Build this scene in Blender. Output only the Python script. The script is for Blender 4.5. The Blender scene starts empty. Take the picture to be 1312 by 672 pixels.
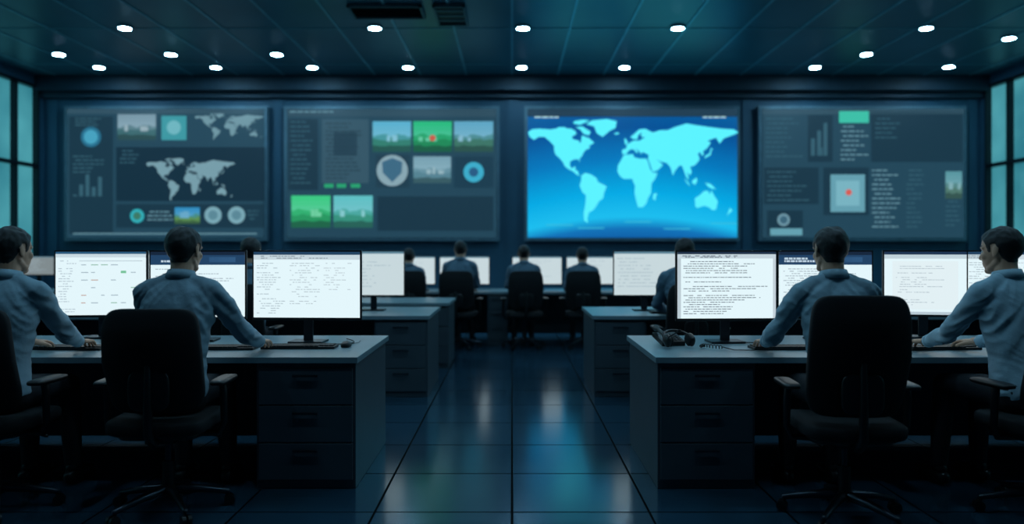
import bpy, math, random
from mathutils import Vector, Matrix, noise
from mathutils.geometry import tessellate_polygon
R = random.Random(7)
C = bpy.context.scene.collection
sc = bpy.context.scene
try:
    sc.view_settings.view_transform = 'Standard'
    sc.view_settings.look = 'None'
except Exception as e:
    print(e)

def lin(c):
    return tuple((x/255/12.92 if x/255 <= .04045 else ((x/255+.055)/1.055)**2.4) for x in c)

# ------------------------------------------------------------ materials
MATS = {}
def mat(name, rgb=(128,128,128), rough=.6, metal=0, emis=0, ergb=None, var=.12, vscale=6, bump=0, bscale=60, spec=.5):
    if name in MATS: return MATS[name]
    m = bpy.data.materials.new(name); m.use_nodes = True
    nt = m.node_tree; b = nt.nodes['Principled BSDF']
    c = lin(rgb)
    tc = nt.nodes.new('ShaderNodeTexCoord')
    if emis == 0:
        n = nt.nodes.new('ShaderNodeTexNoise'); n.inputs['Scale'].default_value = vscale; n.inputs['Detail'].default_value = 4
        nt.links.new(tc.outputs['Object'], n.inputs['Vector'])
        r = nt.nodes.new('ShaderNodeValToRGB')
        r.color_ramp.elements[0].color = tuple(x*(1-var) for x in c)+(1,)
        r.color_ramp.elements[1].color = tuple(min(1,x*(1+var)) for x in c)+(1,)
        r.color_ramp.elements[0].position = .3; r.color_ramp.elements[1].position = .7
        nt.links.new(n.outputs['Fac'], r.inputs['Fac']); nt.links.new(r.outputs['Color'], b.inputs['Base Color'])
        if bump:
            n2 = nt.nodes.new('ShaderNodeTexNoise'); n2.inputs['Scale'].default_value = bscale; n2.inputs['Detail'].default_value = 3
            nt.links.new(tc.outputs['Object'], n2.inputs['Vector'])
            bp = nt.nodes.new('ShaderNodeBump'); bp.inputs['Strength'].default_value = bump; bp.inputs['Distance'].default_value = .01
            nt.links.new(n2.outputs['Fac'], bp.inputs['Height']); nt.links.new(bp.outputs['Normal'], b.inputs['Normal'])
    else:
        b.inputs['Base Color'].default_value = (0.01,.01,.012,1)
        e = lin(ergb or rgb)
        b.inputs['Emission Color'].default_value = e+(1,)
        b.inputs['Emission Strength'].default_value = emis
    b.inputs['Roughness'].default_value = rough
    b.inputs['Metallic'].default_value = metal
    b.inputs['Specular IOR Level'].default_value = spec
    MATS[name] = m
    return m
def glow(rgb, s=1.0):
    k = 'display_%02x%02x%02x_%d' % (rgb[0],rgb[1],rgb[2],int(s*100))
    return mat(k, rgb, rough=.4, emis=s, ergb=rgb, spec=.3)

# ------------------------------------------------------------ mesh builder
class MB:
    def __init__(s): s.v=[]; s.f=[]; s.m=[]; s.mats=[]; s.sm=[]; s.T=Matrix.Identity(4)
    def mi(s, m):
        if m not in s.mats: s.mats.append(m)
        return s.mats.index(m)
    def add(s, vs, fs, m, smooth=False):
        o=len(s.v); i=s.mi(m)
        s.v += [tuple(s.T @ Vector(p)) for p in vs]
        for f in fs: s.f.append(tuple(o+k for k in f)); s.m.append(i); s.sm.append(smooth)
    def box(s, lo, hi, m, M=None):
        x0,y0,z0=lo; x1,y1,z1=hi
        vs=[Vector(p) for p in [(x0,y0,z0),(x1,y0,z0),(x1,y1,z0),(x0,y1,z0),(x0,y0,z1),(x1,y0,z1),(x1,y1,z1),(x0,y1,z1)]]
        if M: vs=[M@p for p in vs]
        s.add(vs,[(3,2,1,0),(4,5,6,7),(0,1,5,4),(1,2,6,5),(2,3,7,6),(3,0,4,7)],m)
    def quad(s,x0,z0,x1,z1,y,m): s.add([(x0,y,z0),(x1,y,z0),(x1,y,z1),(x0,y,z1)],[(0,1,2,3)],m)
    def disc(s,cx,cz,r,y,m,n=24,r2=None):
        r2=r2 or r
        s.add([(cx+r*math.cos(2*math.pi*i/n),y,cz+r2*math.sin(2*math.pi*i/n)) for i in range(n)],[tuple(range(n))],m)
    def poly(s,pts,y,m):
        t=tessellate_polygon([[Vector((p[0],p[1],0)) for p in pts]])
        s.add([(p[0],y,p[1]) for p in pts],[tuple(q) for q in t],m)
    def tube(s, pts, rad, m, n=12, caps=True, smooth=True):
        pts=[Vector(p) for p in pts]
        if not hasattr(rad,'__len__'): rad=[rad]*len(pts)
        P=[];Rr=[]
        if caps:   # hemispherical ends
            d=(pts[0]-pts[1]).normalized()
            for a in (80,50,25):
                P.append(pts[0]+d*rad[0]*math.sin(math.radians(a))); Rr.append(rad[0]*math.cos(math.radians(a)))
        P+=pts; Rr+=list(rad)
        if caps:
            d=(pts[-1]-pts[-2]).normalized()
            for a in (25,50,80):
                P.append(pts[-1]+d*rad[-1]*math.sin(math.radians(a))); Rr.append(rad[-1]*math.cos(math.radians(a)))
        vs=[];fs=[]; up=None
        for i,p in enumerate(P):
            a=P[max(0,i-1)]; b=P[min(len(P)-1,i+1)]
            t=(b-a).normalized()
            if up is None:
                up=Vector((0,0,1)) if abs(t.z)<.9 else Vector((0,1,0))
            x=t.cross(up)
            if x.length<1e-5: x=t.cross(Vector((1,0,0)))
            x.normalize(); y=x.cross(t).normalized(); up=y
            for k in range(n):
                an=2*math.pi*k/n
                vs.append(p+x*Rr[i]*math.cos(an)+y*Rr[i]*math.sin(an))
        for i in range(len(P)-1):
            for k in range(n):
                k2=(k+1)%n
                fs.append((i*n+k,i*n+k2,(i+1)*n+k2,(i+1)*n+k))
        fs.append(tuple(reversed(range(n)))); fs.append(tuple((len(P)-1)*n+k for k in range(n)))
        fs=[tuple(reversed(f)) for f in fs]
        s.add(vs,fs,m,smooth)
    def cyl(s,p0,p1,r0,r1,m,n=20): s.tube([p0,p1],[r0,r1],m,n,caps=False,smooth=False)
    def sup(s,c,r,m,e1=1,e2=1,nu=24,nv=14,M=None,deform=None):
        def pw(v,e): return math.copysign(abs(v)**e,v)
        vs=[];fs=[]
        for j in range(1,nv):
            th=-math.pi/2+math.pi*j/nv
            for i in range(nu):
                ph=2*math.pi*i/nu
                vs.append(Vector((r[0]*pw(math.cos(th),e1)*pw(math.cos(ph),e2),r[1]*pw(math.cos(th),e1)*pw(math.sin(ph),e2),r[2]*pw(math.sin(th),e1))))
        vs.append(Vector((0,0,-r[2]))); vs.append(Vector((0,0,r[2])))
        for j in range(nv-2):
            for i in range(nu):
                i2=(i+1)%nu
                fs.append((j*nu+i,j*nu+i2,(j+1)*nu+i2,(j+1)*nu+i))
        b=len(vs)-2
        for i in range(nu):
            i2=(i+1)%nu
            fs.append((b,i2,i)); fs.append((b+1,(nv-2)*nu+i,(nv-2)*nu+i2))
        if deform: vs=[deform(p) for p in vs]
        if M: vs=[M@p for p in vs]
        c=Vector(c); s.add([p+c for p in vs],fs,m,True)
    def loft(s,rings,m,n=28,e=.85):
        vs=[];fs=[]
        def pw(v): return math.copysign(abs(v)**e,v)
        for (z,cx,cy,rx,ry) in rings:
            for k in range(n):
                a=2*math.pi*k/n; vs.append((cx+rx*pw(math.cos(a)),cy+ry*pw(math.sin(a)),z))
        for i in range(len(rings)-1):
            for k in range(n):
                k2=(k+1)%n; fs.append((i*n+k,i*n+k2,(i+1)*n+k2,(i+1)*n+k))
        fs.append(tuple(reversed(range(n)))); fs.append(tuple((len(rings)-1)*n+k for k in range(n)))
        s.add(vs,fs,m,True)
    def mesh(s,name):
        me=bpy.data.meshes.new(name); me.from_pydata(s.v,[],s.f)
        for m in s.mats: me.materials.append(m)
        me.polygons.foreach_set('material_index',s.m); me.polygons.foreach_set('use_smooth',s.sm); me.update()
        return me
    def obj(s,name,loc=(0,0,0),rz=0,bevel=0,parent=None,seg=2):
        o=bpy.data.objects.new(name,s.mesh(name)); C.objects.link(o); o.location=loc; o.rotation_euler=(0,0,rz)
        if bevel:
            b=o.modifiers.new('bevel','BEVEL'); b.width=bevel; b.segments=seg; b.limit_method='ANGLE'; b.angle_limit=math.radians(40)
        if parent: o.parent=parent
        return o

# ------------------------------------------------------------ room
HW=9.42; YB=16.0; YF=-2.5; H=4.79
wallm=mat('wall_blue_paint',(42,88,112),.55,var=.08,vscale=1.5)
darkm=mat('dark_bulkhead_paint',(24,54,70),.6)
framem=mat('window_frame_metal',(16,30,38),.4,.4)

# floor with tile joints
fm=bpy.data.materials.new('polished_floor_tiles'); fm.use_nodes=True
nt=fm.node_tree; b=nt.nodes['Principled BSDF']
tc=nt.nodes.new('ShaderNodeTexCoord'); br=nt.nodes.new('ShaderNodeTexBrick')
br.offset=0; br.inputs['Scale'].default_value=1; br.inputs['Brick Width'].default_value=.7; br.inputs['Row Height'].default_value=.7
br.inputs['Mortar Size'].default_value=.007; br.inputs['Mortar Smooth'].default_value=.2
br.inputs['Color1'].default_value=lin((28,56,72))+(1,); br.inputs['Color2'].default_value=lin((38,68,86))+(1,); br.inputs['Mortar'].default_value=lin((3,5,7))+(1,)
mp=nt.nodes.new('ShaderNodeMapping'); mp.inputs['Location'].default_value=(0,.14,0)
nt.links.new(tc.outputs['Object'],mp.inputs['Vector']); nt.links.new(mp.outputs['Vector'],br.inputs['Vector'])
nt.links.new(br.outputs['Color'],b.inputs['Base Color'])
ns=nt.nodes.new('ShaderNodeTexNoise'); ns.inputs['Scale'].default_value=1.6; ns.inputs['Detail'].default_value=5
nt.links.new(tc.outputs['Object'],ns.inputs['Vector'])
mr=nt.nodes.new('ShaderNodeMapRange'); mr.inputs['To Min'].default_value=.11; mr.inputs['To Max'].default_value=.22
nt.links.new(ns.outputs['Fac'],mr.inputs['Value'])
ra=nt.nodes.new('ShaderNodeMath'); ra.operation='MULTIPLY_ADD'; ra.inputs[1].default_value=.7; ra.use_clamp=True
nt.links.new(br.outputs['Fac'],ra.inputs[0]); nt.links.new(mr.outputs['Result'],ra.inputs[2]); nt.links.new(ra.outputs[0],b.inputs['Roughness'])
sm_=nt.nodes.new('ShaderNodeMapRange'); sm_.inputs['To Min'].default_value=.9; sm_.inputs['To Max'].default_value=.05
nt.links.new(br.outputs['Fac'],sm_.inputs['Value']); nt.links.new(sm_.outputs['Result'],b.inputs['Specular IOR Level'])
bp=nt.nodes.new('ShaderNodeBump'); bp.inputs['Strength'].default_value=.8; bp.inputs['Distance'].default_value=.004; bp.invert=True
nt.links.new(br.outputs['Fac'],bp.inputs['Height']); nt.links.new(bp.outputs['Normal'],b.inputs['Normal'])
b.inputs['Specular Tint'].default_value=(.4,.85,1,1)
m=MB(); m.box((-HW-.2,YF-.2,-.1),(HW+.2,YB+.2,0),fm); m.obj('floor')

ceilm=mat('ceiling_panels',(56,106,122),.36,var=.15,vscale=.8)
m=MB(); m.box((-HW-.2,YF-.2,H),(HW+.2,YB+.2,H+.1),ceilm); m.obj('ceiling')
tb=mat('ceiling_t_bar',(130,180,195),.4,.3)
m=MB()
x=-9.0
while x<9.2:
    m.box((x-.018,YF,H-.014),(x+.018,YB-.32,H-.001),tb); x+=.9
y=-2.0
while y<15.5:
    m.box((-HW,y-.012,H-.010),(HW,y+.012,H-.001),tb); y+=2.4
m.obj('ceiling_grid')
m=MB(); m.box((-HW-.2,YB,0),(HW+.2,YB+.15,H),wallm)
for px in (-9.22,-4.70,0,4.72,9.24):
    m.box((px-.10,YB-.035,.12),(px+.10,YB,H-.45),wallm)
m.obj('wall_back')
m=MB(); m.box((-HW-.2,YF-.15,0),(HW+.2,YF,H),wallm); m.obj('wall_front')
m=MB(); m.box((-HW,YB-.30,H-.30),(HW,YB-.0,H-.001),darkm); m.box((-HW,YB-.12,H-.42),(HW,YB,H-.30),darkm); m.obj('trim_1',bevel=.01)
m=MB(); m.box((-HW,YB-.025,0),(HW,YB-.001,.12),darkm); m.obj('baseboard_back')
# side walls and windows
wy0,wy1,wz0,wz1=1.45,15.85,1.15,4.60
pm=bpy.data.materials.new('frosted_window_glass'); pm.use_nodes=True
nt=pm.node_tree; b=nt.nodes['Principled BSDF']; b.inputs['Base Color'].default_value=(.02,.05,.06,1); b.inputs['Roughness'].default_value=.15
tc=nt.nodes.new('ShaderNodeTexCoord'); n=nt.nodes.new('ShaderNodeTexNoise'); n.inputs['Scale'].default_value=.8
nt.links.new(tc.outputs['Object'],n.inputs['Vector'])
r=nt.nodes.new('ShaderNodeValToRGB'); r.color_ramp.elements[0].position=.3; r.color_ramp.elements[1].position=.7
r.color_ramp.elements[0].color=lin((44,116,130))+(1,); r.color_ramp.elements[1].color=lin((78,158,168))+(1,)
nt.links.new(n.outputs['Fac'],r.inputs['Fac']); nt.links.new(r.outputs['Color'],b.inputs['Emission Color']); b.inputs['Emission Strength'].default_value=1.05
for sgn,nm,k in ((-1,'left',1),(1,'right',2)):
    m=MB()
    def bx(a,bb,lo,hi,mt,mm):
        xs=sorted((sgn*a,sgn*bb)); mm.box((xs[0],lo[0],lo[1]),(xs[1],hi[0],hi[1]),mt)
    bx(HW,HW+.2,(YF,0),(YB,wz0),wallm,m); bx(HW,HW+.2,(YF,wz1),(YB,H),wallm,m)
    bx(HW,HW+.2,(YF,wz0),(wy0,wz1),wallm,m); bx(HW,HW+.2,(wy1,wz0),(YB,wz1),wallm,m)
    m.obj('wall_'+nm)
    m=MB()
    bx(HW+.10,HW+.12,(wy0,wz0),(wy1,wz1),pm,m)
    nm_=20
    for i in range(nm_+1):
        yy=wy0+(wy1-wy0)*i/nm_; w=.045 if i%2==0 else .028
        bx(HW-.02,HW+.10,(max(wy0,yy-w),wz0),(min(wy1,yy+w),wz1),framem,m)
    for zz,w in ((wz0+.03,.03),(wz1-.03,.03),(3.0,.035)):
        bx(HW-.015,HW+.10,(wy0,zz-w),(wy1,zz+w),framem,m)
    m.obj('window_%d'%k)
    m=MB(); bx(HW-.02,HW-.001,(YF,0),(YB-.03,.12),darkm,m); m.obj('baseboard_'+nm)

# ceiling vents
vm=mat('vent_dark_metal',(14,22,28),.5,.5); vf=mat('vent_frame_metal',(80,104,114),.5,.4)
for (x0,x1,y0,y1) in ((-2.32,-1.27,11.15,11.75),(-1.12,-.66,11.15,12.1)):
    m=MB(); cx=(x0+x1)/2; cy=(y0+y1)/2; hx=(x1-x0)/2; hy=(y1-y0)/2
    m.box((-hx+.03,-hy+.03,-.012),(hx-.03,hy-.03,-.003),vm)
    m.box((-hx,-hy,-.04),(hx,-hy+.035,0),vf); m.box((-hx,hy-.035,-.04),(hx,hy,0),vf)
    m.box((-hx,-hy,-.04),(-hx+.035,hy,0),vf); m.box((hx-.035,-hy,-.04),(hx,hy,0),vf)
    k=int(hy*2/.12) if hx>.4 else 4
    for i in range(1,k):
        yy=-hy+i*2*hy/k
        M=Matrix.Translation((0,yy,-.02))@Matrix.Rotation(.6 if hx>.4 else 0,4,'X')
        m.box((-hx+.035,-.03,-.003),(hx-.035,.03,.003),vf if hx<.4 else vm,M)
    m.obj('ceiling_vent',(cx,cy,H-.014))

# downlights: flush discs inside a thin trim ring
lampe=mat('downlight_lens',(225,245,255),emis=180,ergb=(160,218,248)); ring=mat('downlight_trim_ring',(120,140,150),.4,.3)
spots=[(-5.98,12.3),(-2.12,12.3),(.17,12.3),(2.56,12.3),(6.40,12.3),(8.05,12.9),(-7.94,13.95),(-5.98,13.95),(-4.12,13.95),(6.21,13.95),
       (-7.75,14.95),(-5.56,14.95),(-3.75,14.95),(-1.95,14.95),(.18,14.95),(2.11,14.95),(5.69,14.95),(8.17,14.9)]
for yy in (8.9,6.0,3.4):
    for xx in (-6.4,-3.2,-.9,.9,3.2,6.4): spots.append((xx,yy))
m=MB()
for (xx,yy) in spots:
    m.T=Matrix.Translation((xx,yy,H-.02))
    m.cyl((0,0,.019),(0,0,-.015),.120,.115,ring,24)
    m.add([(.090*math.cos(2*math.pi*i/24),.090*math.sin(2*math.pi*i/24),-.017) for i in range(24)],[tuple(reversed(range(24)))],lampe)
m.T=Matrix.Identity(4)
m.obj('ceiling_downlights')

# ------------------------------------------------------------ wall displays
NA=[(-168,66),(-162,70),(-150,71),(-130,70),(-115,72),(-95,71),(-88,68),(-86,64),(-94,60),(-92,57),(-82,55),(-80,51),(-78,55),(-77,62),(-70,60),(-64,58),(-56,52),(-65,48),(-63,45),(-70,43),(-75,38),(-76,35),(-81,31),(-80,26),(-83,30),(-90,30),(-97,27),(-97,21),(-94,18),(-88,21),(-88,16),(-83,14),(-83,10),(-78,8),(-85,9),(-92,14),(-100,17),(-106,21),(-109,26),(-114,31),(-117,33),(-122,37),(-124,43),(-124,48),(-131,54),(-140,60),(-150,60),(-158,56),(-165,60)]
GR=[(-70,77),(-60,82),(-35,84),(-18,81),(-20,72),(-30,68),(-42,60),(-52,65),(-56,74)]
BA=[(-88,73),(-76,74),(-62,67),(-65,62),(-74,64),(-80,70)]
EL=[(-92,78),(-80,76),(-64,82),(-75,83),(-90,81)]
VI=[(-118,73),(-105,73),(-102,70),(-116,69)]
SA=[(-78,8),(-72,12),(-62,10),(-52,5),(-50,0),(-35,-6),(-39,-14),(-41,-22),(-48,-26),(-53,-33),(-58,-38),(-65,-41),(-68,-50),(-66,-55),(-73,-52),(-74,-42),(-71,-30),(-70,-18),(-76,-14),(-81,-5),(-78,2)]
AF=[(-6,36),(10,37),(11,33),(20,31),(32,31),(35,27),(38,18),(43,12),(51,12),(47,4),(41,-2),(40,-15),(35,-22),(32,-29),(26,-34),(18,-34),(14,-22),(12,-15),(13,-5),(9,1),(9,4),(-7,4),(-13,8),(-17,14),(-16,22),(-10,30)]
MD=[(44,-16),(50,-15),(47,-25),(43,-23)]
EU=[(-9,43),(-9,37),(-2,37),(3,42),(8,44),(12,42),(16,38),(18,40),(13,45),(20,41),(23,37),(26,40),(36,36),(35,31),(39,22),(43,13),(52,16),(60,22),(56,26),(49,30),(57,27),(67,25),(73,19),(77,8),(80,14),(87,21),(92,22),(95,16),(98,9),(103,2),(103,8),(100,13),(106,9),(109,13),(106,20),(114,22),(121,28),(122,32),(119,37),(123,40),(126,35),(129,36),(128,41),(135,45),(141,52),(136,55),(150,59),(156,51),(163,58),(170,60),(180,63),(188,66),(180,70),(160,71),(140,73),(113,76),(100,78),(80,73),(68,69),(55,69),(44,66),(40,67),(30,71),(20,70),(10,63),(5,60),(8,58),(12,57),(17,57),(18,62),(24,66),(23,60),(30,60),(21,55),(10,55),(4,52),(-2,49),(-1,45)]
UK=[(-5,50),(1,51),(0,54),(-3,58),(-6,57),(-4,54)]
IC=[(-23,65),(-15,66),(-14,64),(-20,63)]
JP=[(130,31),(136,34),(141,36),(142,42),(145,44),(141,45),(139,38),(132,35)]
BO=[(109,1),(117,6),(118,1),(115,-4),(110,-2)]
SU=[(96,5),(104,-2),(106,-6),(100,-1)]
NG=[(131,-1),(141,-3),(150,-10),(143,-9),(137,-7)]
AU=[(114,-22),(122,-18),(130,-12),(136,-12),(140,-17),(142,-11),(147,-19),(153,-26),(150,-37),(144,-38),(138,-34),(130,-32),(118,-35),(115,-33)]
NZ=[(173,-35),(178,-38),(174,-41),(167,-46),(170,-42)]
LANDS=[NA,GR,BA,EL,VI,SA,AF,MD,EU,UK,IC,JP,BO,SU,NG,AU,NZ]
def worldmap(mb,x0,z0,x1,z1,y,mt):
    for L in LANDS:
        mb.poly([(x0+(p[0]+170)/360*(x1-x0), z0+(p[1]+56)/140*(z1-z0)) for p in L],y,mt)

bez=mat('display_bezel',(95,125,140),.4,.2)
PPM=64.35
def display(px0,px1,pz0,pz1,name='wall_display'):
    """returns builder + converter: layout units are 1/64 m cells measured from the panel corner"""
    x0=(px0-656)/PPM; x1=(px1-656)/PPM; zt=1.34+(320-pz0)/PPM; zb=1.34+(320-pz1)/PPM
    cx=(x0+x1)/2; cz=(zt+zb)/2; w=x1-x0; h=zt-zb
    mb=MB(); mb.box((-w/2,-.03,-h/2),(w/2,.10,h/2),bez); mb.box((-w/2+.06,-.034,-h/2+.06),(w/2-.06,0,h/2-.06),mat('display_glass_edge',(8,14,20),.2))
    X=lambda p:(p-px0)/PPM-w/2
    Z=lambda p:h/2-(p-pz0)/PPM
    return mb,X,Z,(cx,YB-.14,cz),w,h
def rect(mb,X,Z,a,t,b_,bt,rgb,ly=1,s=1): mb.quad(X(a),Z(bt),X(b_),Z(t),-.036-.004*ly,glow(rgb,s))
def txt(mb,X,Z,a,t,b_,bt,rgb,step=5,hh=1.6,ly=3,seed=1):
    rr=random.Random(seed); y=t
    while y+hh<bt:
        x=a+rr.choice((0,0,3)); e=a+(b_-a)*rr.uniform(.45,1)
        while x<e:
            w=rr.uniform(3,9); rect(mb,X,Z,x,y,min(x+w,e+2),y+hh,rgb,ly); x+=w+1.5
        y+=step
BG=(34,68,86); BG2=(24,52,68); LT=(104,146,160); MID=(52,92,108)
def thumb(mb,X,Z,a,t,b_,bt,sky,ground,acc=None,seed=0):
    rr=random.Random(seed)
    mx=lambda p,q,f:tuple(int(u*(1-f)+v*f) for u,v in zip(p,q))
    n=12; hgt=bt-t
    for i in range(4):
        rect(mb,X,Z,a,t+hgt*.6*i/4,b_,t+hgt*.6*(i+1)/4+.5,mx(sky,(170,205,215),i*.09),2)
    rect(mb,X,Z,a,t+hgt*.6,b_,bt,ground,2)
    for lv,col,amp in ((.46,mx(sky,ground,.5),2.5),(.60,ground,1.8),(.80,mx(ground,(20,40,40),.45),1.2)):
        ph=rr.uniform(0,6)
        top=[(X(a+(b_-a)*i/n),Z(t+hgt*lv+amp*math.sin(i*1.1+ph)*.6+rr.uniform(-amp,amp)*.5)) for i in range(n+1)]
        mb.poly([(X(a),Z(bt))]+top+[(X(b_),Z(bt))],-.048-.002*lv*2,glow(col))
    for i in range(3):
        q=a+(b_-a)*rr.uniform(.1,.8); w=rr.uniform(3,7); hh=rr.uniform(3,8)
        rect(mb,X,Z,q,t+hgt*.62-hh,q+w,t+hgt*.66,mx(sky,(200,215,215),.35),4)
    if acc: mb.disc(X((a+b_)/2),Z(t+(bt-t)*.55),4/PPM,-.055,glow(acc))
# display 1
mb,X,Z,loc,w,h=display(83,343,136,309)
rect(mb,X,Z,87,140,339,305,BG,0)
rect(mb,X,Z,87,140,339,146,(50,80,96),1); rect(mb,X,Z,90,150,146,300,BG2,1); rect(mb,X,Z,150,189,340,258,(18,44,60),1)
rect(mb,X,Z,150,262,339,292,BG2,1)
mb.disc(X(118),Z(176),13/PPM,-.045,glow((40,110,140))); mb.disc(X(118),Z(176),9/PPM,-.05,glow((70,160,190)))
txt(mb,X,Z,98,152,138,162,MID,4,seed=3)
for i in range(5): rect(mb,X,Z,95+i*8,250-(i*13%29),100+i*8,252,MID,2)
txt(mb,X,Z,95,200,136,222,MID,5,seed=4)
thumb(mb,X,Z,152,147,201,180,(120,150,165),(60,104,110),None,1)
rect(mb,X,Z,208,149,240,180,(60,150,160),2); mb.disc(X(224),Z(164),9/PPM,-.05,glow((110,180,190)))
worldmap(mb,X(250),Z(180),X(340),Z(146),-.045,glow((110,148,160)))
worldmap(mb,X(188),Z(258),X(303),Z(203),-.045,glow((118,156,168)))
txt(mb,X,Z,155,193,182,214,MID,5,seed=5); txt(mb,X,Z,190,271,222,284,LT,5,seed=6)
mb.disc(X(177),Z(277),9/PPM,-.045,glow((50,170,180))); mb.disc(X(177),Z(277),5/PPM,-.05,glow((60,120,100)))
thumb(mb,X,Z,225,266,257,287,(50,140,190),(90,140,80),None,2)
for q in (274,304): mb.disc(X(q),Z(276),11/PPM,-.045,glow((120,165,178))); mb.disc(X(q),Z(276),6/PPM,-.05,glow((90,135,150)))
rect(mb,X,Z,95,299,330,300.5,LT,2); txt(mb,X,Z,318,270,337,286,MID,5,seed=8)
mb.obj('wall_display',loc)
# display 2
mb,X,Z,loc,w,h=display(364,640,136,309)
rect(mb,X,Z,368,140,636,305,BG,0); rect(mb,X,Z,368,140,636,150,(46,76,92),1); txt(mb,X,Z,372,143,430,148,LT,5,seed=11)
rect(mb,X,Z,370,153,408,244,BG2,1); txt(mb,X,Z,373,156,405,240,MID,6,seed=12)
rect(mb,X,Z,413,153,473,235,(52,84,100),1); txt(mb,X,Z,418,158,468,232,(34,60,74),5,seed=13); rect(mb,X,Z,428,170,458,200,(36,64,80),3)
for a in (416,432,450): rect(mb,X,Z,a,236,a+12,241,(40,160,110),2)
thumb(mb,X,Z,478,156,527,195,(90,175,205),(50,125,110),None,3); thumb(mb,X,Z,530,156,579,195,(40,185,125),(30,135,85),(200,90,70),4); thumb(mb,X,Z,582,156,632,195,(95,165,195),(60,115,100),None,5)
rect(mb,X,Z,482,199,525,241,(30,60,76),1)
mb.disc(X(503),Z(219),20/PPM,-.045,glow((135,165,176))); mb.poly([(X(490),Z(208)),(X(503),Z(203)),(X(516),Z(208)),(X(515),Z(222)),(X(503),Z(234)),(X(491),Z(222))],-.05,glow((60,104,130)))
thumb(mb,X,Z,530,201,578,235,(120,160,176),(85,130,145),None,6); rect(mb,X,Z,582,201,632,241,(26,58,76),1); mb.disc(X(607),Z(221),13/PPM,-.045,glow((60,170,200))); mb.disc(X(607),Z(221),6/PPM,-.05,glow((40,90,130)))
thumb(mb,X,Z,374,251,424,292,(60,200,130),(40,150,95),None,7); thumb(mb,X,Z,428,251,478,292,(95,190,195),(55,145,125),None,8)
rect(mb,X,Z,484,252,632,296,BG2,1)
mb.obj('wall_display',loc)
# display 3 (bright blue world map)
mb,X,Z,loc,w,h=display(672,948,136,309)
gm=bpy.data.materials.new('display_blue_gradient'); gm.use_nodes=True; nt=gm.node_tree; b=nt.nodes['Principled BSDF']; b.inputs['Base Color'].default_value=(0.01,.01,.01,1)
b.inputs['Specular IOR Level'].default_value=.2
tc=nt.nodes.new('ShaderNodeTexCoord'); sp=nt.nodes.new('ShaderNodeSeparateXYZ'); nt.links.new(tc.outputs['Object'],sp.inputs['Vector'])
ab=nt.nodes.new('ShaderNodeMath'); ab.operation='MULTIPLY'; nt.links.new(sp.outputs['X'],ab.inputs[0]); nt.links.new(sp.outputs['X'],ab.inputs[1])
ad=nt.nodes.new('ShaderNodeMath'); ad.operation='MULTIPLY_ADD'; nt.links.new(ab.outputs[0],ad.inputs[0]); ad.inputs[1].default_value=.06; nt.links.new(sp.outputs['Z'],ad.inputs[2])
mr=nt.nodes.new('ShaderNodeMapRange'); mr.inputs['From Min'].default_value=-1.3; mr.inputs['From Max'].default_value=1.3; nt.links.new(ad.outputs[0],mr.inputs['Value'])
r=nt.nodes.new('ShaderNodeValToRGB'); cr=r.color_ramp
cr.elements[0].position=0; cr.elements[0].color=lin((10,84,150))+(1,); cr.elements[1].position=1; cr.elements[1].color=lin((4,84,145))+(1,)
for p,c in ((.08,(14,104,170)),(.17,(24,174,220)),(.35,(0,156,210)),(.6,(0,112,176)),(.85,(0,74,140))):
    e=cr.elements.new(p); e.color=lin(c)+(1,)
nt.links.new(mr.outputs['Result'],r.inputs['Fac']); nt.links.new(r.outputs['Color'],b.inputs['Emission Color']); b.inputs['Emission Strength'].default_value=1.2
mb.quad(X(676),Z(305),X(944),Z(150),-.037,gm); rect(mb,X,Z,676,140,944,149.5,(34,62,82),0)
txt(mb,X,Z,682,150,720,156,(190,235,240),5,seed=20); txt(mb,X,Z,900,150,940,156,(190,235,240),5,seed=21)
worldmap(mb,X(675),Z(287),X(947),Z(153),-.045,glow((84,224,238),1.2))
for a,z_ in ((700,288),(740,292),(800,284),(850,293),(910,286)): mb.quad(X(a),Z(z_+1.2),X(a+34),Z(z_),-.045,glow((60,190,220)))
mb.obj('wall_display',loc)
# display 4
mb,X,Z,loc,w,h=display(972,1238,136,309)
rect(mb,X,Z,976,140,1234,305,BG,0); rect(mb,X,Z,976,140,1234,147,(48,78,94),1)
rect(mb,X,Z,1034,148,1066,208,BG2,1); rect(mb,X,Z,1115,143,1232,208,BG2,1); rect(mb,X,Z,1054,215,1112,276,BG2,1); rect(mb,X,Z,978,215,1048,262,BG2,1)
txt(mb,X,Z,980,152,1026,206,MID,6,seed=31)
for i,(a,t) in enumerate(((1038,178),(1046,168),(1054,158),(1048,190))): rect(mb,X,Z,a,t,a+5,200,MID,2)
rect(mb,X,Z,1074,143,1112,158,(60,190,165),2); txt(mb,X,Z,1076,162,1110,206,LT,6,seed=33); txt(mb,X,Z,1120,152,1150,180,MID,6,seed=35)
rect(mb,X,Z,1063,224,1107,272,(100,158,174),2); rect(mb,X,Z,1070,232,1100,264,(120,178,192),3); mb.disc(X(1086),Z(247),4/PPM,-.056,glow((215,90,80)))
txt(mb,X,Z,1116,218,1152,292,LT,6,seed=36); txt(mb,X,Z,1160,218,1182,292,MID,6,seed=37); thumb(mb,X,Z,1210,220,1231,255,(90,150,160),(80,120,110),None,9)
txt(mb,X,Z,1210,258,1230,290,MID,6,seed=38)
txt(mb,X,Z,982,220,1040,258,MID,6,seed=39)
rect(mb,X,Z,982,270,1028,303,BG2,1); mb.disc(X(1003),Z(282),8/PPM,-.045,glow((110,150,165))); mb.disc(X(1003),Z(282),5/PPM,-.05,glow((60,100,120))); rect(mb,X,Z,986,293,1027,302,(100,160,176),2)
mb.obj('wall_display',loc)

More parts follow.
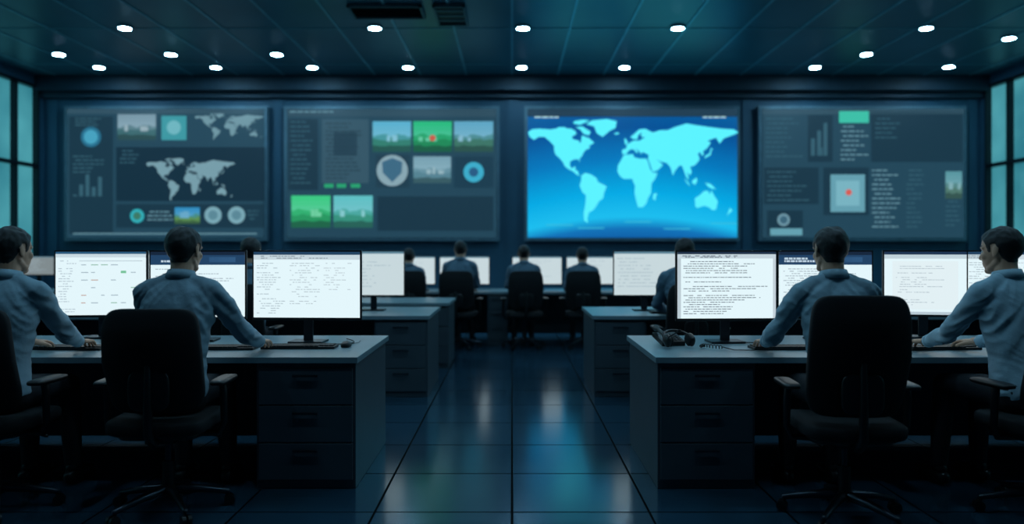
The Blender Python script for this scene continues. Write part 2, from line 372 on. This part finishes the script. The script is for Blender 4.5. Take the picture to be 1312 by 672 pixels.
# ------------------------------------------------------------ desks
topm=mat('desk_laminate_top',(124,146,154),.36,var=.06,vscale=3); bodym=mat('desk_body_laminate',(64,76,84),.42,var=.08); handm=mat('drawer_handle_metal',(60,70,78),.3,.9)
def desk(x0,x1,y0,y1,peds,name='office_desk',z=.74):
    m=MB(); cx=(x0+x1)/2; cy=(y0+y1)/2; hx=(x1-x0)/2; hy=(y1-y0)/2
    m.box((-hx,-hy,z-.035),(hx,hy,z),topm)
    m.box((-hx+.03,hy-.05,.05),(hx-.03,hy-.03,z-.035),bodym)
    for (a,b_) in peds:
        a-=cx; b_-=cx
        m.box((a,-hy+.03,.0),(b_,hy-.051,z-.036),bodym)
        n=3; H0=.05; hh=(z-.06-H0)/n
        for i in range(n):
            z0=H0+i*hh
            m.box((a+.015,-hy+.012,z0+.003),(b_-.015,-hy+.029,z0+hh-.003),bodym)
            mx=(a+b_)/2
            m.box((mx-.07,-hy-.006,z0+hh-.05),(mx+.07,-hy+.004,z0+hh-.038),handm)
            for q in (-.06,.06): m.box((mx+q-.005,-hy+.0,z0+hh-.049),(mx+q+.005,-hy+.014,z0+hh-.039),handm)
    return m.obj(name,(cx,cy,0),bevel=.003)
desk(-4.4,-.86,4.43,5.56,[(-1.43,-.875),(-4.38,-3.85)])
desk(.80,4.4,4.43,5.56,[(.815,1.36),(3.85,4.38)])
desk(-5.4,-.75,7.2,8.35,[(-1.25,-.765),(-5.38,-4.9)])
desk(.73,5.4,7.2,8.35,[(.745,1.22),(4.9,5.38)])
desk(-3.2,-.70,8.95,9.95,[(-1.15,-.715),(-3.18,-2.75)])
desk(-4.6,4.6,11.25,12.3,[(-.35,.0-.06),(-4.58,-4.1),(4.1,4.58)])
desk(-8.2,-5.6,11.25,12.3,[(-8.18,-7.7),(-6.1,-5.62)])
desk(5.6,8.2,11.25,12.3,[(7.7,8.18),(5.62,6.1)])

# ------------------------------------------------------------ monitors
blk=mat('monitor_black_plastic',(12,14,17),.35); stm=mat('monitor_stand_metal',(40,48,55),.35,.7)
WH=(220,238,243)
def monitor(x,y,w,yaw,kind,ztop=1.335,seed=0,hr=.63,bright=1.08,detail=True):
    h=w*hr; h=min(h,.452)
    cz=ztop-h/2; rr=random.Random(seed+50)
    m=MB(); m.box((-w/2,0,-h/2),(w/2,.022,h/2),blk)
    m.box((-w*.32,.021,-h*.30),(w*.32,.045,h*.30),blk)
    bz=.010
    a,b_,lo,hi=-w/2+bz,w/2-bz,-h/2+bz*1.6,h/2-bz
    m.quad(a,lo,b_,hi,-.0015,glow(WH,bright))
    def q(u0,v0,u1,v1,rgb,ly=1): m.quad(a+(b_-a)*u0,hi-(hi-lo)*v1,a+(b_-a)*u1,hi-(hi-lo)*v0,-.0015-.0006*ly,glow(rgb))
    def lines(u0,u1,v0,v1,st,hh,rgb,dens=.8,ly=2):
        v=v0
        while v<v1:
            if rr.random()<.9:
                u=u0+rr.choice((0,0,.02,.05)); e=u0+(u1-u0)*rr.uniform(.4,1)
                while u<e:
                    ww=rr.uniform(.012,.05)
                    if rr.random()<dens: q(u,v,min(u+ww,e+.01),v+hh,rgb,ly)
                    u+=ww+.008
            v+=st
    if detail:
        if kind=='doc':
            q(0,0,1,.035,(30,48,70)); q(0,.035,1,.10,(196,212,220)); q(.0,.10,.035,1,(186,202,210)); q(.97,.1,1,1,(194,208,216))
            lines(.02,.6,.012,.02,.02,.012,(170,190,205)); lines(.03,.9,.055,.08,.02,.012,(90,105,120))
            lines(.06,.93,.14,.95,.034,.011,(96,112,124),.9)
        elif kind=='table':
            q(0,0,1,.045,(34,66,96)); q(0,.045,1,.12,(198,214,222)); lines(.02,.7,.06,.10,.03,.012,(120,136,148))
            lines(.03,.30,.17,.95,.036,.010,(162,180,190),.8); lines(.34,.62,.17,.8,.036,.010,(172,188,196),.7); lines(.66,.95,.17,.6,.036,.010,(180,194,202),.6)
        elif kind=='dash':
            q(0,0,1,.035,(44,90,124)); q(0,.035,1,.09,(200,218,226)); q(.26,.14,.96,.15,(176,194,204))
            for i in range(6):
                for j in range(6):
                    if rr.random()<.75: q(.28+i*.11,.2+j*.12,.28+i*.11+rr.uniform(.03,.08),.2+j*.12+.014,rr.choice([(140,185,165),(160,180,192),(190,160,150),(160,180,192),(160,180,192)]))
            lines(.03,.22,.14,.95,.04,.011,(168,186,198)); q(.72,.3,.78,.34,(120,195,155),3)
        elif kind=='banner':
            q(0,0,1,.05,(22,38,60)); q(0,.05,1,.20,(34,66,100)); lines(.06,.55,.09,.14,.04,.03,(190,210,225),1); q(.62,.08,.9,.16,(50,90,130))
            lines(.05,.92,.26,.95,.036,.011,(154,170,182),.85)
        elif kind=='sheet':
            q(0,0,1,.045,(30,52,80)); q(0,.045,1,.11,(192,210,218)); q(.10,.15,.90,.92,(226,240,244))
            lines(.14,.84,.19,.55,.036,.010,(170,186,196),.8,3); lines(.14,.7,.6,.88,.04,.010,(170,186,196),.7,3); q(0,.955,1,1,(184,202,212))
        else:
            q(0,0,1,.05,(90,130,150)); lines(.05,.8,.15,.85,.08,.02,(166,188,198),.8)
    zb=.742-cz
    m.box((-.03,.03,zb+.01),(.03,.05,.02),stm)
    m.box((-.11,-.045,zb),(.11,.12,zb+.012),stm)
    return m.obj('computer_monitor',(x,y,cz),yaw,bevel=.0025 if detail else 0)
monitor(-2.765,5.36,.60,math.radians(6),'dash',seed=1,hr=.76)
monitor(-2.05,5.20,.62,math.radians(4),'banner',seed=2,hr=.74)
monitor(-1.315,5.10,.71,math.radians(-3),'table',seed=3)
monitor(1.375,5.10,.66,math.radians(3),'doc',seed=4,hr=.69)
monitor(2.06,5.24,.62,math.radians(-3),'banner',seed=5,hr=.74)
monitor(2.78,5.36,.535,math.radians(-10),'sheet',seed=6,hr=.84)
monitor(3.36,5.32,.60,math.radians(-18),'table',seed=7,hr=.75)
for i,(x,yy) in enumerate(((-1.36,7.8),(-2.15,7.9),(-2.95,7.9),(-3.9,7.9),(1.30,7.8),(2.05,7.9),(3.0,7.9),(4.05,7.9))):
    monitor(x,yy,.62,0,'list',seed=20+i,hr=.74,ztop=1.33,bright=.8)
for i,x in enumerate((-7.0,-3.1,-2.3,-1.5,-.70,.37,1.17,2.0,2.8,7.4)):
    monitor(x,11.75,.74 if abs(x)<5 else .5,0,'list',seed=40+i,hr=.58,ztop=1.245,bright=.8 if abs(x)<5 else .3)

# ------------------------------------------------------------ desk accessories
keym=mat('keyboard_keys',(22,25,29),.5); keyb=mat('keyboard_body',(12,14,16),.45)
def keyboard(x,y,yaw=0):
    m=MB(); m.box((-.22,-.07,0),(.22,.07,.014),keyb)
    for j in range(5):
        for i in range(15 if j else 12):
            if j==0 and 3<=i<=7: continue
            m.box((-.21+i*.028,-.064+j*.0255,.014),(-.21+i*.028+.024,-.064+j*.0255+.021,.021),keym)
    m.box((-.126,-.064,.014),(.012,-.043,.021),keym)
    return m.obj('computer_keyboard',(x,y,.741),yaw)
def mouse(x,y,yaw=0):
    m=MB(); m.sup((0,0,.012),(.031,.056,.022),keyb,.8,.8,20,12,deform=lambda p:Vector((p.x,p.y,max(p.z,-.011))))
    m.tube([(0,.05,.01),(.01,.12,.004),(.04,.2,.004),(.03,.3,.004)],.002,keyb,6)
    m.box((-.002,.015,.030),(.002,.035,.034),keym)
    return m.obj('computer_mouse',(x,y,.7415),yaw)
keyboard(-1.76,4.80); keyboard(-2.66,4.80,-.05); keyboard(1.66,4.80); keyboard(2.58,4.80,.1)
keyboard(-1.29,4.85,.03)
mouse(-1.02,4.90); mouse(-2.22,4.92); mouse(2.05,4.85); mouse(3.0,4.88)
hm=mat('headset_black_plastic',(9,10,12),.35); pad=mat('headset_ear_foam',(16,17,20),.85)
def headset(x,y,yaw):
    m=MB()
    pts=[(.085*math.cos(a),.0,.085+.0*a+.075*math.sin(a)) for a in [math.radians(t) for t in range(-10,191,12)]]
    M=Matrix.Rotation(math.radians(-62),4,'X')
    m.T=Matrix.Translation((0,.03,.035))@M@Matrix.Translation((0,0,-.03))
    m.tube(pts,.009,hm,8)
    for s_ in (-1,1):
        m.sup((s_*.078,0,.055),(.020,.036,.040),hm,.7,.8); m.sup((s_*.060,0,.055),(.013,.034,.038),pad,.7,.9)
    m.tube([(-.085,0,.05),(-.09,-.05,.02),(-.05,-.10,.0)],[.004,.004,.004],hm,6); m.sup((-.045,-.105,0),(.012,.009,.009),pad)
    m.T=Matrix.Identity(4)
    cp=[]
    for i in range(70):
        t=i/69; ang=i*.9; r_=.010
        cp.append((.09+t*.12+.01*math.sin(t*6),-.05+.05*math.sin(t*5)+r_*math.cos(ang),.016+r_*math.sin(ang)))
    m.tube(cp,.0028,hm,5)
    m.tube([(.21,-.1,.016),(.25,-.16,.004),(.36,-.2,.004)],.003,hm,6)
    return m.obj('headset',(x,y,.742),yaw)
headset(1.03,4.80,.25); headset(-3.2,4.95,-.6)
m=MB()   # desk phone beside the headset
M=Matrix.Rotation(math.radians(14),4,'X')
m.box((-.075,-.09,.0),(.075,.09,.03),hm,Matrix.Translation((0,0,.02))@M)
for i in range(3):
    for j in range(4): m.box((-.01+i*.024,-.07+j*.024,.03),(.008+i*.024,-.054+j*.024,.035),keym,Matrix.Translation((0,0,.02))@M)
m.tube([(-.05,-.085,.055),(-.05,-.04,.072),(-.05,.04,.092),(-.05,.085,.098)],[.02,.012,.012,.02],hm,10)
m.obj('desk_phone',(.985,5.02,.742),.2,bevel=.003)
cab=mat('cable_rubber',(10,11,13),.5)
for pts in ([(-1.31,5.2,.75),(-1.2,5.0,.746),(-1.02,4.97,.746),(-.98,5.12,.746),(-1.1,5.3,.746)],[(1.38,5.2,.75),(1.5,5.0,.746),(1.6,5.05,.746),(1.75,5.3,.746)]):
    cu=bpy.data.curves.new('monitor_cable','CURVE'); cu.dimensions='3D'; s_=cu.splines.new('NURBS'); s_.points.add(len(pts)-1)
    for i,p in enumerate(pts): s_.points[i].co=(*p,1)
    s_.use_endpoint_u=True; cu.bevel_depth=.003; cu.materials.append(cab)
    o=bpy.data.objects.new('monitor_cable',cu); C.objects.link(o)

# ------------------------------------------------------------ chairs
fab=mat('chair_black_fabric',(13,15,19),.85,bump=.15,bscale=300); chp=mat('chair_black_plastic',(12,13,16),.4); chr_=mat('chair_base_metal',(60,66,74),.3,.9)
def chair_mesh(bh=.0,name='office_chair'):
    m=MB()
    m.sup((0,.0,.455),(.245,.24,.045),fab,.45,.35,40,16,deform=lambda p:Vector((p.x,p.y,p.z+.25*p.x*p.x-(.04 if p.y>.2 else 0)*((p.y-.2)/.04))))
    m.sup((0,0,.415),(.20,.19,.02),chp,.4,.4,24,8)
    hz=.26+bh/2
    def df(p):
        t=(p.z+hz)/(2*hz)
        wx=p.x*(.88+.12*math.sin(math.pi*min(1,t*.8+.1)))
        return Vector((wx,p.y+.9*wx*wx-.12*(t-.3)*.6+.03*math.cos(t*5),p.z))
    m.sup((0,-.215,.535+hz),(.238,.028,hz),fab,.28,.35,48,28,deform=df)
    m.tube([(0,-.02,.40),(0,-.20,.395),(0,-.262,.45),(0,-.265,.62),(0,-.262,.80)],[.024,.026,.024,.02,.016],chp,10)
    m.sup((0,-.252,.66),(.10,.014,.10),chp,.5,.5,20,10)
    m.box((-.07,-.12,.37),(.07,.10,.405),chp)
    m.cyl((0,0,.12),(0,0,.26),.030,.030,chp); m.cyl((0,0,.26),(0,0,.375),.017,.017,chr_)
    m.tube([(.07,.03,.385),(.20,.03,.385),(.25,.03,.375)],[.006,.006,.010],chp,8)
    for s_ in (-1,1):
        m.tube([(s_*.16,-.02,.40),(s_*.265,-.02,.405),(s_*.29,-.03,.46),(s_*.29,-.04,.60),(s_*.285,-.04,.655)],[.016,.017,.017,.019,.019],chp,10)
        m.sup((s_*.283,-.01,.672),(.042,.135,.016),chp,.6,.45,28,10)
    for i in range(5):
        a=2*math.pi*i/5+.31; c,s2=math.cos(a),math.sin(a)
        m.tube([(.02*c,.02*s2,.115),(.15*c,.15*s2,.10),(.285*c,.285*s2,.072)],[.026,.02,.014],chr_,10)
        m.cyl((.285*c,.285*s2,.075),(.285*c,.285*s2,.045),.009,.009,chp,8)
        for q in (-1,1):
            o=Vector((-s2,c,0))*.012*q; p=Vector((.295*c,.295*s2,.028))
            m.cyl(p+o*.4,p+o*1.9,.027,.027,chp,16)
    m.cyl((0,0,.085),(0,0,.135),.045,.036,chp)
    return m.mesh(name)
CH=chair_mesh(); CH2=chair_mesh(.07)
def chair(x,y,yaw,me=CH):
    o=bpy.data.objects.new('office_chair',me); C.objects.link(o); o.location=(x,y,0); o.rotation_euler=(0,0,yaw); return o

# ------------------------------------------------------------ people
skin=mat('skin',(204,152,124),.5,var=.06,vscale=20); hairm=mat('short_black_hair',(13,12,13),.5,bump=.3,bscale=420)
trm=mat('dark_trousers',(18,22,30),.8,bump=.1); shoem=mat('black_leather_shoe',(10,10,12),.35); eyew=mat('eye_white',(200,200,200),.2); eyed=mat('eye_iris',(20,14,10),.15); lip=mat('lips',(150,96,86),.5)
def remesh(mb,vox,smooth,name,disp=None):
    me=mb.mesh('tmp'); o=bpy.data.objects.new('tmp',me); C.objects.link(o)
    md=o.modifiers.new('r','REMESH'); md.mode='VOXEL'; md.voxel_size=vox
    if smooth:
        s_=o.modifiers.new('s','SMOOTH'); s_.factor=.5; s_.iterations=smooth
    bpy.context.view_layer.update()
    dg=bpy.context.evaluated_depsgraph_get()
    nm=bpy.data.meshes.new_from_object(o.evaluated_get(dg)); nm.name=name
    bpy.data.objects.remove(o)
    for p in nm.polygons: p.use_smooth=True
    if disp:
        nm.update(); no=[v.normal.copy() for v in nm.vertices]
        for v,n in zip(nm.vertices,no): v.co=v.co+n*disp(v.co.copy())
    nm.materials.clear(); nm.update()
    return nm
def ik(S,W,l1,l2,pole):
    d=W-S; L=min(d.length,(l1+l2)*.995); u=d.normalized(); W2=S+u*L
    a=(l1*l1-l2*l2+L*L)/(2*L); hgt=math.sqrt(max(0,l1*l1-a*a))
    p=(pole-u*pole.dot(u)).normalized()
    return S+u*a+p*hgt, W2
def shirt_mat(rgb): return mat('shirt_%d_%d_%d'%rgb,rgb,.75,var=.07,vscale=8,bump=.12,bscale=90)
def build_person(hands,lean=.12,hy=0,hp=8,vox=.009,hv=.0032,headv=.0045,srgb=(120,150,172),seed=0,hair=.009,hs=1.07):
    """meshes for a seated man facing +Y, hip above local origin"""
    parts=[]; sm=shirt_mat(srgb)
    L=lambda z:lean*(z-.6)
    S={s_:Vector((s_*.178,.035+L(1.115),1.112)) for s_ in (-1,1)}
    m=MB()
    rings=[(.535,.0,.165,.125),(.60,0,.178,.132),(.68,0,.168,.122),(.78,.005,.162,.112),(.88,.015,.172,.112),(.98,.022,.184,.114),(1.06,.028,.186,.108),(1.12,.032,.165,.092),(1.16,.036,.115,.074),(1.19,.04,.07,.06),(1.205,.042,.055,.052)]
    m.loft([(z,0,cy+L(z),rx,ry) for z,cy,rx,ry in rings],sm)
    arms={}
    for s_ in (-1,1):
        m.tube([(s_*.045,.036+L(1.18),1.178),(s_*.11,.036+L(1.14),1.147),S[s_]],[.045,.05,.061],sm,16)
        W=Vector(hands[s_][:3]); E,W=ik(S[s_],W,.295,.265,Vector((s_*.6,-.35,-.85)))
        d1=(E-S[s_]); d2=(W-E)
        m.tube([S[s_],S[s_]+d1*.35,S[s_]+d1*.75,E],[.062,.058,.049,.046],sm,18)
        m.tube([E,E+d2*.3,E+d2*.7,E+d2*.93],[.046,.046,.039,.034],sm,18)
        arms[s_]=(E,W)
    joints=[arms[-1][0],arms[1][0],Vector((0,.1,.68)),Vector((0,-.1,.72)),S[-1]+Vector((0,-.03,-.09)),S[1]+Vector((0,-.03,-.09))]
    def disp(p):
        k=sum(math.exp(-((p-j).length/.12)**2) for j in joints)
        a=noise.noise(Vector((p.x*6+seed,p.y*7,p.z*15+abs(p.x)*18)))
        c=noise.noise(Vector((p.x*10-seed,p.y*10,p.z*26-abs(p.x)*18+seed)))
        b_=noise.noise(Vector((p.x*12,p.y*12+seed,p.z*8-p.x*9)))
        return (1-abs(a)*3.0)*.0085*(.30+k)+(1-abs(c)*3)*.0026*(.3+k)+b_*.006
    me=remesh(m,vox*.85,4,'shirt',disp); me.materials.append(sm); parts.append(('shirt',me))
    m=MB(); n=28; sec=[(.060,1.185,1.185),(.058,1.236,1.212),(.064,1.240,1.214),(.080,1.198,1.172)]
    vs=[];fs=[]
    for i in range(n):
        a=2*math.pi*i/n; f=(math.sin(a)+1)/2
        for (r_,zb,zf) in sec: vs.append((r_*1.06*math.cos(a),.048+L(1.2)+r_*math.sin(a)*1.08,zb*(1-f)+zf*f))
    for i in range(n):
        i2=(i+1)%n
        for k in range(4):
            k2=(k+1)%4; fs.append((i*4+k,i2*4+k,i2*4+k2,i*4+k2))
    m.add(vs,fs,sm,True)
    for s_ in (-1,1):
        E,W=arms[s_]; d=(W-E)
        m.tube([E+d*.82,E+d*.84,E+d*.96,E+d*.975],[.034,.0385,.0365,.031],sm,20,caps=False)
    parts.append(('collar_and_cuffs',m.mesh('collar_and_cuffs')))
    m=MB()
    m.loft([(.505,0,.0,.15,.12),(.54,0,.0,.175,.135),(.60,0,0,.18,.136),(.66,0,0,.170,.126)],trm)
    for s_ in (-1,1):
        m.tube([(s_*.088,.0,.590),(s_*.10,.2,.588),(s_*.12,.43,.575)],[.088,.080,.062],trm,18)
        m.tube([(s_*.12,.43,.575),(s_*.125,.45,.33),(s_*.13,.46,.115)],[.062,.056,.045],trm,18)
    me=remesh(m,vox*1.3,4,'trousers'); me.materials.append(trm); parts.append(('trousers',me))
    m=MB()
    for s_ in (-1,1):
        m.sup((s_*.135,.52,.045),(.045,.135,.045),shoem,.7,.7,24,12,deform=lambda p:Vector((p.x*(1-.9*abs(p.y)*.6),p.y,max(-.045,p.z*(1 if p.y<0 else 1-2.4*p.y)))))
        m.sup((s_*.132,.46,.09),(.040,.05,.04),shoem)
    parts.append(('shoes',m.mesh('shoes')))
    # head
    hpos=Vector((0,.072+L(1.34),1.334)); HM=Matrix.Translation(hpos)@Matrix.Rotation(math.radians(hy),4,'Z')@Matrix.Rotation(math.radians(-hp),4,'X')@Matrix.Scale(hs,4)
    m=MB(); m.tube([(0,.045+L(1.15),1.15),(0,.050+L(1.22),1.22),HM@Vector((0,-.012,-.045))],[.060,.057,.060],skin,20)
    m.T=HM
    m.sup((0,-.012,.024),(.0765,.097,.088),skin,nu=32,nv=20)
    m.sup((0,.030,-.030),(.061,.061,.078),skin,nu=28,nv=16)
    m.sup((0,.052,-.070),(.040,.034,.034),skin)
    m.sup((0,.064,-.095),(.027,.024,.018),skin)
    m.tube([(-.050,.0,-.055),(-.036,.045,-.086),(0,.066,-.096),(.036,.045,-.086),(.050,.0,-.055)],[.018,.017,.017,.017,.018],skin,12)
    for s_ in (-1,1):
        m.sup((s_*.040,.056,-.022),(.022,.022,.024),skin)
        m.tube([(s_*.010,.078,.022),(s_*.034,.074,.026),(s_*.054,.058,.020)],[.008,.008,.008],skin,10)
        m.sup((s_*.0765,-.010,-.002),(.008,.0175,.029),skin,M=Matrix.Rotation(s_*.30,4,'Z')@Matrix.Rotation(.18,4,'X'))
        m.sup((s_*.073,-.002,-.024),(.008,.010,.012),skin)
        m.sup((s_*.010,.092,-.033),(.008,.009,.007),skin)
    m.tube([(0,.076,.018),(0,.087,-.004),(0,.100,-.028)],[.009,.0085,.0105],skin,12)
    m.tube([(-.021,.081,-.056),(0,.090,-.054),(.021,.081,-.056)],[.005,.007,.005],skin,10)
    m.tube([(-.018,.080,-.066),(0,.088,-.067),(.018,.080,-.066)],[.005,.0075,.005],skin,10)
    m.T=Matrix.Identity(4)
    me=remesh(m,headv,2,'head')
    inv=HM.inverted()
    kn=[(-.2,-.072),(-.05,-.068),(-.028,-.045),(-.022,.0),(-.014,.030),(.0,.032),(.012,.026),(.016,-.010),(.030,-.006),(.036,.030),(.055,.056),(.075,.062),(.2,.064)]
    def hl(y):
        for (a,za),(b_,zb) in zip(kn,kn[1:]):
            if y<=b_: return za+(zb-za)*(y-a)/(b_-a)
        return .064
    me.update(); no=[v.normal.copy() for v in me.vertices]; mk=[]
    for v,nn in zip(me.vertices,no):
        p=inv@v.co
        k=(p.z-hl(p.y))/.012
        if abs(p.x)>.080 and p.z<.030 : k=-1
        k=max(0,min(1,k)); mk.append(k)
        top=max(0,min(1,(p.z-.0)/.08))
        g=noise.noise(p*38+Vector((seed,0,0)))*.0042+noise.noise(Vector((p.x*110,p.y*50,p.z*50)))*.0018
        v.co=v.co+nn*(k*(hair*(.35+.75*top)+g*(.3+top)))
    me.materials.append(skin); me.materials.append(hairm); me.materials.append(lip)
    for f in me.polygons:
        kk=sum(mk[i] for i in f.vertices)/len(f.vertices)
        if kk>.25: f.material_index=1
        else:
            c=inv@f.center
            if c.y>.081 and abs(c.x)<.022 and -.073<c.z<-.050: f.material_index=2
            if c.y>.055 and .014<abs(c.x)<.052 and .025<c.z<.034: f.material_index=1
    parts.append(('head',me))
    m=MB(); m.T=HM
    for s_ in (-1,1):
        m.sup((s_*.031,.0655,.002),(.0125,.0125,.0110),eyew,nu=16,nv=10); m.sup((s_*.031,.0742,.002),(.0055,.0045,.0055),eyed,nu=12,nv=8)
    parts.append(('eyes',m.mesh('eyes')))
    for s_ in (-1,1):
        E,W=arms[s_]; yaw,mode=hands[s_][3],hands[s_][4]
        m=MB(); t=-s_
        drop=math.radians(4)
        m.T=Matrix.Translation(W)@Matrix.Rotation(math.radians(yaw),4,'Z')@Matrix.Rotation(-drop,4,'X')
        m.sup((0,.048,0),(.041,.050,.0145),skin,.75,.7,24,12)
        m.sup((t*.022,.035,-.006),(.020,.030,.014),skin)
        bend=(14,36,58) if mode=='type' else (8,26,44)
        for (fx,fy,ln,sp) in ((.030,.084,.070,3),(.0105,.090,.078,1),(-.0105,.086,.072,-2),(-.031,.078,.056,-6)):
            p=Vector((t*fx,fy-.03,0)); pts=[p,Vector((t*fx,fy,.001))]; q=pts[-1].copy()
            for fr,bd in zip((.44,.31,.25),bend):
                b2=math.radians(bd+R.uniform(-4,4)); q=q+Vector((t*math.sin(math.radians(sp)),math.cos(b2),-math.sin(b2)))*ln*fr; pts.append(q.copy())
            m.tube(pts,[.0095,.0098,.0088,.0082,.0070],skin,10)
        m.tube([(t*.020,.012,-.004),(t*.043,.040,-.010),(t*.055,.068,-.018),(t*.052,.092,-.026)],[.013,.0125,.0105,.0085],skin,10)
        TT=m.T.copy(); m.T=Matrix.Identity(4)
        m.tube([E+(W-E)*.88,W,TT@Vector((0,.02,0))],[.027,.0255,.024],skin,14)
        me=remesh(m,hv,2,'hand'); me.materials.append(skin); parts.append(('hand_right' if s_==1 else 'hand_left',me))
    return parts
def place(parts,x,y,yaw,scale=1,name='seated_man'):
    e=bpy.data.objects.new(name,None); C.objects.link(e); e.location=(x,y,0); e.rotation_euler=(0,0,yaw); e.scale=(scale,)*3
    e.empty_display_size=.1
    for nm,me in parts:
        o=bpy.data.objects.new(nm,me); C.objects.link(o); o.parent=e
    return e
# yaw>0 turns to the person's left
P1=build_person({-1:(-.13,.47,.806,-6,'type'),1:(.13,.51,.806,4,'type')},lean=.09,hy=-16,hp=4,seed=1.3,srgb=(146,172,186))
place(P1,-2.68,4.12,math.radians(-4)); chair(-2.66,4.10,math.radians(-2))
P2=build_person({-1:(-.12,.49,.806,-8,'type'),1:(.30,.49,.806,2,'type')},hy=-12,hp=5,seed=5.1,srgb=(134,158,172))
place(P2,-1.76,4.12,math.radians(0)); chair(-1.76,4.08,math.radians(3))
P3=build_person({-1:(-.24,.49,.806,-2,'type'),1:(.12,.49,.806,8,'type')},hy=6,hp=5,seed=9.7,srgb=(142,168,182))
place(P3,1.71,4.12,math.radians(0)); chair(1.66,3.98,math.radians(-4),CH2)
P4=build_person({-1:(-.16,.52,.806,2,'type'),1:(.12,.46,.806,6,'type')},hy=22,hp=7,seed=14.2,srgb=(156,184,198))
place(P4,2.67,4.14,math.radians(12)); chair(2.68,4.02,math.radians(6),CH2)
PB=build_person({-1:(-.12,.47,.806,-6,'type'),1:(.12,.47,.806,6,'type')},vox=.014,hv=.005,headv=.008,seed=3,srgb=(90,116,134))
for (x,y,s_,yw) in ((-2.30,6.86,.99,0),(1.52,6.86,.985,0),(-.72,10.86,1.0,-3),(.17,10.9,.96,2),(.97,10.9,.94,-2),(-1.42,10.9,.93,4)):
    place(PB,x,y,math.radians(yw),s_); chair(x,y-.04,math.radians(yw*2))
keyboard(-2.3,7.5); keyboard(1.52,7.5)
for x in (-.72,.17,.97,-1.42): keyboard(x,11.52)

# ------------------------------------------------------------ world + camera
w=bpy.data.worlds.new('night'); sc.world=w; w.use_nodes=True
w.node_tree.nodes['Background'].inputs['Color'].default_value=(.01,.04,.06,1); w.node_tree.nodes['Background'].inputs['Strength'].default_value=.5
cd=bpy.data.cameras.new('camera'); cam=bpy.data.objects.new('camera',cd); C.objects.link(cam)
cam.location=(0,0,1.34); cam.rotation_euler=(math.radians(90),0,0); cd.lens=28; cd.sensor_width=36; cd.shift_y=-.0122
cd.dof.use_dof=True; cd.dof.focus_distance=4.7; cd.dof.aperture_fstop=.95
sc.camera=cam
